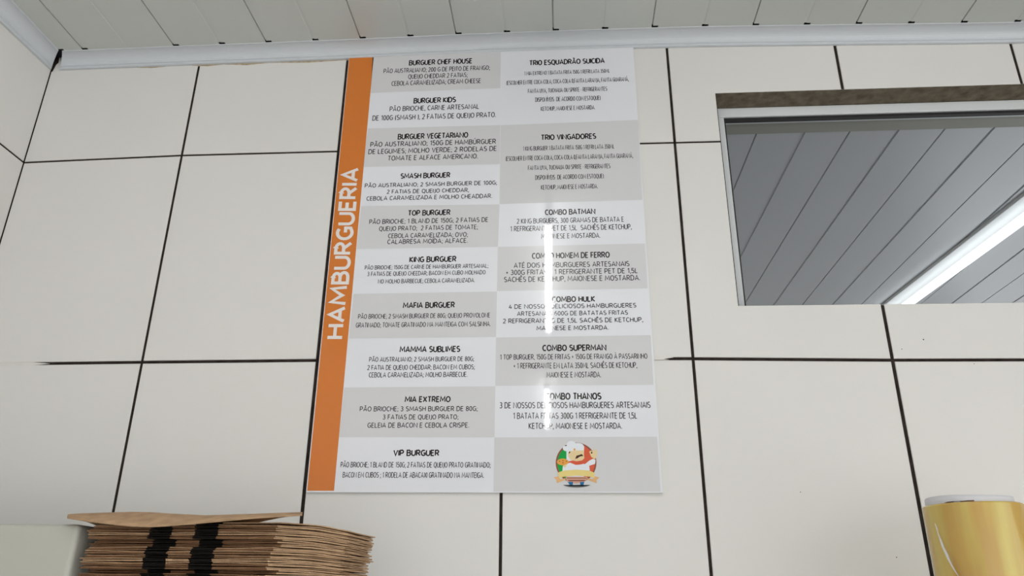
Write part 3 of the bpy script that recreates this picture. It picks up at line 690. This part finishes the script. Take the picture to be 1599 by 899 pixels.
for k in range(NB-1):                      # k = 0 lowest
    frac = (k+1)/NB; sg = sag_of(frac**1.2); sgb = sag_of((k/NB)**1.2)
    z0 = SHZ+0.0002+k*TH; n = NB-1-k
    sh_a = random.uniform(-0.004, 0.004); sh_l = random.uniform(-0.007, 0.005); sh_f = random.uniform(-0.0015, 0.0015)
    deep = n in (5, 6) or n in (13,)       # a few boxes sit further back, edges coloured dark for the recess shade
    t1 = TH*0.42; kind_in = 0
    bm = bmesh.new()
    gap = TH*0.27
    low = lambda a, b: z0+sgb(a, b)+0.0001
    a_s, l_s = sh_a, LA+sh_l
    if deep: sh_f += 0.010
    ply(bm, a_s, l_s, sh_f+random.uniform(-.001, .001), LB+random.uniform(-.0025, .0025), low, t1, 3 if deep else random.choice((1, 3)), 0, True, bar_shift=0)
    up = lambda a, b: z0+sgb(a, b)+(sg(a, b)-sgb(a, b))+t1+gap*(0.5+0.5*math.sin(a*31+b*55+k*2.4))
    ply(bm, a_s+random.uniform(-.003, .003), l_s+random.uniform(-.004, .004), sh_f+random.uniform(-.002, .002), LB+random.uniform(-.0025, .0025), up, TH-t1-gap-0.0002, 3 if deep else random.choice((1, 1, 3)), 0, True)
    fix(bm)
    tag(obj('flattened_cardboard_box', bm, [M_CARD, M_CARD2, M_BLACK, M_CARDSHADE]), 'flattened brown cardboard box, %s from the top of the stack' % ORD[n], 'cardboard box', 'flattened cardboard boxes in the stack')

# top box: a curled sheet that droops towards the viewer, and its lifted right flap
front_e = [(105,807.5),(120,810),(137,813),(170,817),(205,820.5),(235,821.5),(270,819.5),(320,815),(380,809.5),(425,806),(472,803.4)]
crest = [(105,805.5),(120,803.5),(137,802.5),(170,801),(205,800),(235,800.5),(270,803),(320,806),(380,804.5),(425,803.2),(472,802)]
bm = bmesh.new()
BN = Vector((-A.y, A.x, 0))*-1
def on_line(px, py, off):                 # meets the upright plane of the stack's left face, pushed back by off
    d = ray(px, py); P0 = CN+BN*off; t = ((P0-CAM).dot(BN))/d.dot(BN); return CAM+d*t
T = []
for ic, ((fx, fy), (cx_, cy_)) in enumerate(zip(front_e, crest)):
    f = on_line(fx, fy, -0.012); c = on_line(cx_, cy_, 0.075)
    zmin = SHZ+(NB-1)*TH+0.0012
    row = []
    for s in range(7):
        t = s/6; q = f.lerp(c, t); q.z = f.z+(c.z-f.z)*(1-(1-t)**2.2); row.append(q)
    for s in range(1, 5): q = c+BN*(0.028*s)+A*(0.045*s*(ic/10)); q.z = max(c.z-0.0012*s*s, zmin+0.001); row.append(q)
    T.append(row)
th = 0.0013
tv = [[bm.verts.new(q) for q in row] for row in T]; bv = [[bm.verts.new(q-Vector((0, 0, th))) for q in row] for row in T]
na, nb = len(T), len(T[0])
for i in range(na-1):
    for j in range(nb-1):
        bm.faces.new((tv[i][j], tv[i+1][j], tv[i+1][j+1], tv[i][j+1])); bm.faces.new((bv[i][j], bv[i][j+1], bv[i+1][j+1], bv[i+1][j]))
    bm.faces.new((tv[i][0], bv[i][0], bv[i+1][0], tv[i+1][0])); bm.faces.new((tv[i][-1], tv[i+1][-1], bv[i+1][-1], bv[i][-1]))
for j in range(nb-1):
    bm.faces.new((tv[0][j], tv[0][j+1], bv[0][j+1], bv[0][j])); bm.faces.new((tv[-1][j], bv[-1][j], bv[-1][j+1], tv[-1][j+1]))
fix(bm)
topb = empty('flattened_cardboard_box', CN, 'topmost flattened cardboard box with a curled light-brown sheet, lying on the stack', 'cardboard box', 'flattened cardboard boxes in the stack')
obj('curled_sheet', bm, M_CARD, topb, smooth=True)
bm = bmesh.new()
zt_ = SHZ+(NB-1)*TH
sgt = sag_of(1.0)
ply(bm, -0.004, LA-0.01, 0.006, LB+0.003, lambda a, b: zt_+0.0010+sgt(a, b), 0.0013, 0, 0, True)
fix(bm); obj('lower_sheet', bm, [M_CARD, M_CARD2, M_BLACK, M_CARDSHADE], topb)

# ------------------------------------------------------------------ pale plastic tub left of the stack
tz = aty(60, 817.5, -0.345).z
tx1 = (CN+A*(LA+0.012)).x-0.003
bm = bmesh.new()
box(bm, 0.06, tx1, -0.345, -0.08, SHZ+0.0003, tz, 0, 0.007, 5)
tub = empty('plastic_tub', (0.25, -0.21, SHZ), 'pale greenish plastic tub with a rounded top edge, left of the cardboard stack', 'tub')
obj('tub_body', bm, M_TUB, tub, smooth=True)

# ------------------------------------------------------------------ roll of stretch film
RY = -0.19
pl, pr = aty(1444.5, 790, RY), aty(1590.5, 787, RY)
rad = (pr-pl).length/2*0.985; rc = (pl+pr)/2
ztop = aty(1517, 784, RY-rad*0.7).z
roll = empty('film_roll', (rc.x, rc.y, RSZ), 'yellowish roll of plastic stretch film with a white core, standing at the right', 'film roll')
bm = bmesh.new(); n = 96; zs = [RSZ+0.0004, RSZ+0.004]+[RSZ+0.004+(ztop-0.003-RSZ-0.004)*k/20 for k in range(1, 21)]+[ztop-0.0012, ztop]
rings = []
for iz, z in enumerate(zs):
    ring = []
    for k in range(n):
        a = 2*math.pi*k/n
        r = rad*(1+0.004*math.sin(3*a+0.6+z*14)+0.0025*math.sin(9*a+2-z*30)+0.0015*math.sin(21*a+z*60))
        if iz == 0 or iz == len(zs)-1: r -= 0.002
        ring.append(bm.verts.new((rc.x+r*math.cos(a), rc.y+r*math.sin(a), z)))
    rings.append(ring)
for a_, b_ in zip(rings, rings[1:]):
    for k in range(n): f = bm.faces.new((a_[k], a_[(k+1) % n], b_[(k+1) % n], b_[k])); f.smooth = True
bm.faces.new(list(reversed(rings[0]))); bm.faces.new(rings[-1])
obj('film', bm, M_FILM, roll)
# core tube, its rim a little dented
cl, cr_ = aty(1451.5, 775, RY), aty(1577, 775, RY)
cr = rad*0.875; zct = aty(1510, 772.5, RY-cr*0.8).z
bm = bmesh.new(); n = 64
ro, ri = [], []
levels = [(ztop-0.02, 1.0), (ztop+0.004, 1.0), (zct, 0.995)]
O = []; I = []
for z, s in levels:
    O.append([bm.verts.new((rc.x-0.003+cr*s*math.cos(2*math.pi*k/n)*(1+0.006*math.sin(3*k*2*math.pi/n)), rc.y+cr*s*math.sin(2*math.pi*k/n), z+(0.0012*math.sin(2*math.pi*k/n*2+1) if z == zct else 0))) for k in range(n)])
    I.append([bm.verts.new((v.co.x*1.0+(rc.x-0.003-v.co.x)*0.08, v.co.y+(rc.y-v.co.y)*0.08, v.co.z)) for v in O[-1]])
for Rg, fl_ in ((O, False), (I, True)):
    for a_, b_ in zip(Rg, Rg[1:]):
        for k in range(n):
            q = (a_[k], a_[(k+1) % n], b_[(k+1) % n], b_[k]); f = bm.faces.new(tuple(reversed(q)) if fl_ else q); f.smooth = True
for k in range(n): bm.faces.new((O[-1][k], O[-1][(k+1) % n], I[-1][(k+1) % n], I[-1][k]))
obj('core', bm, M_CORE, roll)
# torn brown paper showing on the core's front
bm = bmesh.new()
def on_cyl(px, py, r, cx, cy):
    d = ray(px, py); ox, oy = CAM.x-cx, CAM.y-cy
    a_ = d.x*d.x+d.y*d.y; b_ = 2*(ox*d.x+oy*d.y); c_ = ox*ox+oy*oy-r*r
    disc = max(b_*b_-4*a_*c_, 0); t = (-b_-math.sqrt(disc))/(2*a_); return CAM+d*t
tear = [(1474,784.6),(1480,783),(1490,782.2),(1503,781.6),(1512,780.8),(1521,780.4),(1522,784.2),(1510,784.8),(1490,785.4)]
vs = [bm.verts.new(on_cyl(a_, b_, cr+0.0012, rc.x-0.003, rc.y)) for a_, b_ in tear]
f = bm.faces.new(vs); r_ = bmesh.ops.extrude_face_region(bm, geom=[f])
for v in [g_ for g_ in r_['geom'] if isinstance(g_, bmesh.types.BMVert)]: v.co.y += 0.0008
fix(bm); obj('torn_paper', bm, M_COREB, roll)
# loose edge of film running down the front
bm = bmesh.new()
e0 = [(1459,815),(1464,832),(1470,852),(1478,870),(1488,888),(1500,905),(1512,925)]
e1 = [(1463,822),(1472,840),(1480,856),(1490,870),(1502,890),(1512,908),(1524,928)]
R0 = [bm.verts.new(on_cyl(a_, b_, rad*1.012, rc.x, rc.y)) for a_, b_ in e0]
Rm = [bm.verts.new(on_cyl((a_[0]+b_[0])/2, (a_[1]+b_[1])/2, rad*1.035+0.0012*math.sin(i*2.1), rc.x, rc.y)) for i, (a_, b_) in enumerate(zip(e0, e1))]
R1 = [bm.verts.new(on_cyl(a_, b_, rad*1.012, rc.x, rc.y)) for a_, b_ in e1]
for i in range(len(e0)-1):
    bm.faces.new((R0[i], Rm[i], Rm[i+1], R0[i+1])); bm.faces.new((Rm[i], R1[i], R1[i+1], Rm[i+1]))
fix(bm); obj('loose_film_edge', bm, M_FLAP, roll, smooth=True)
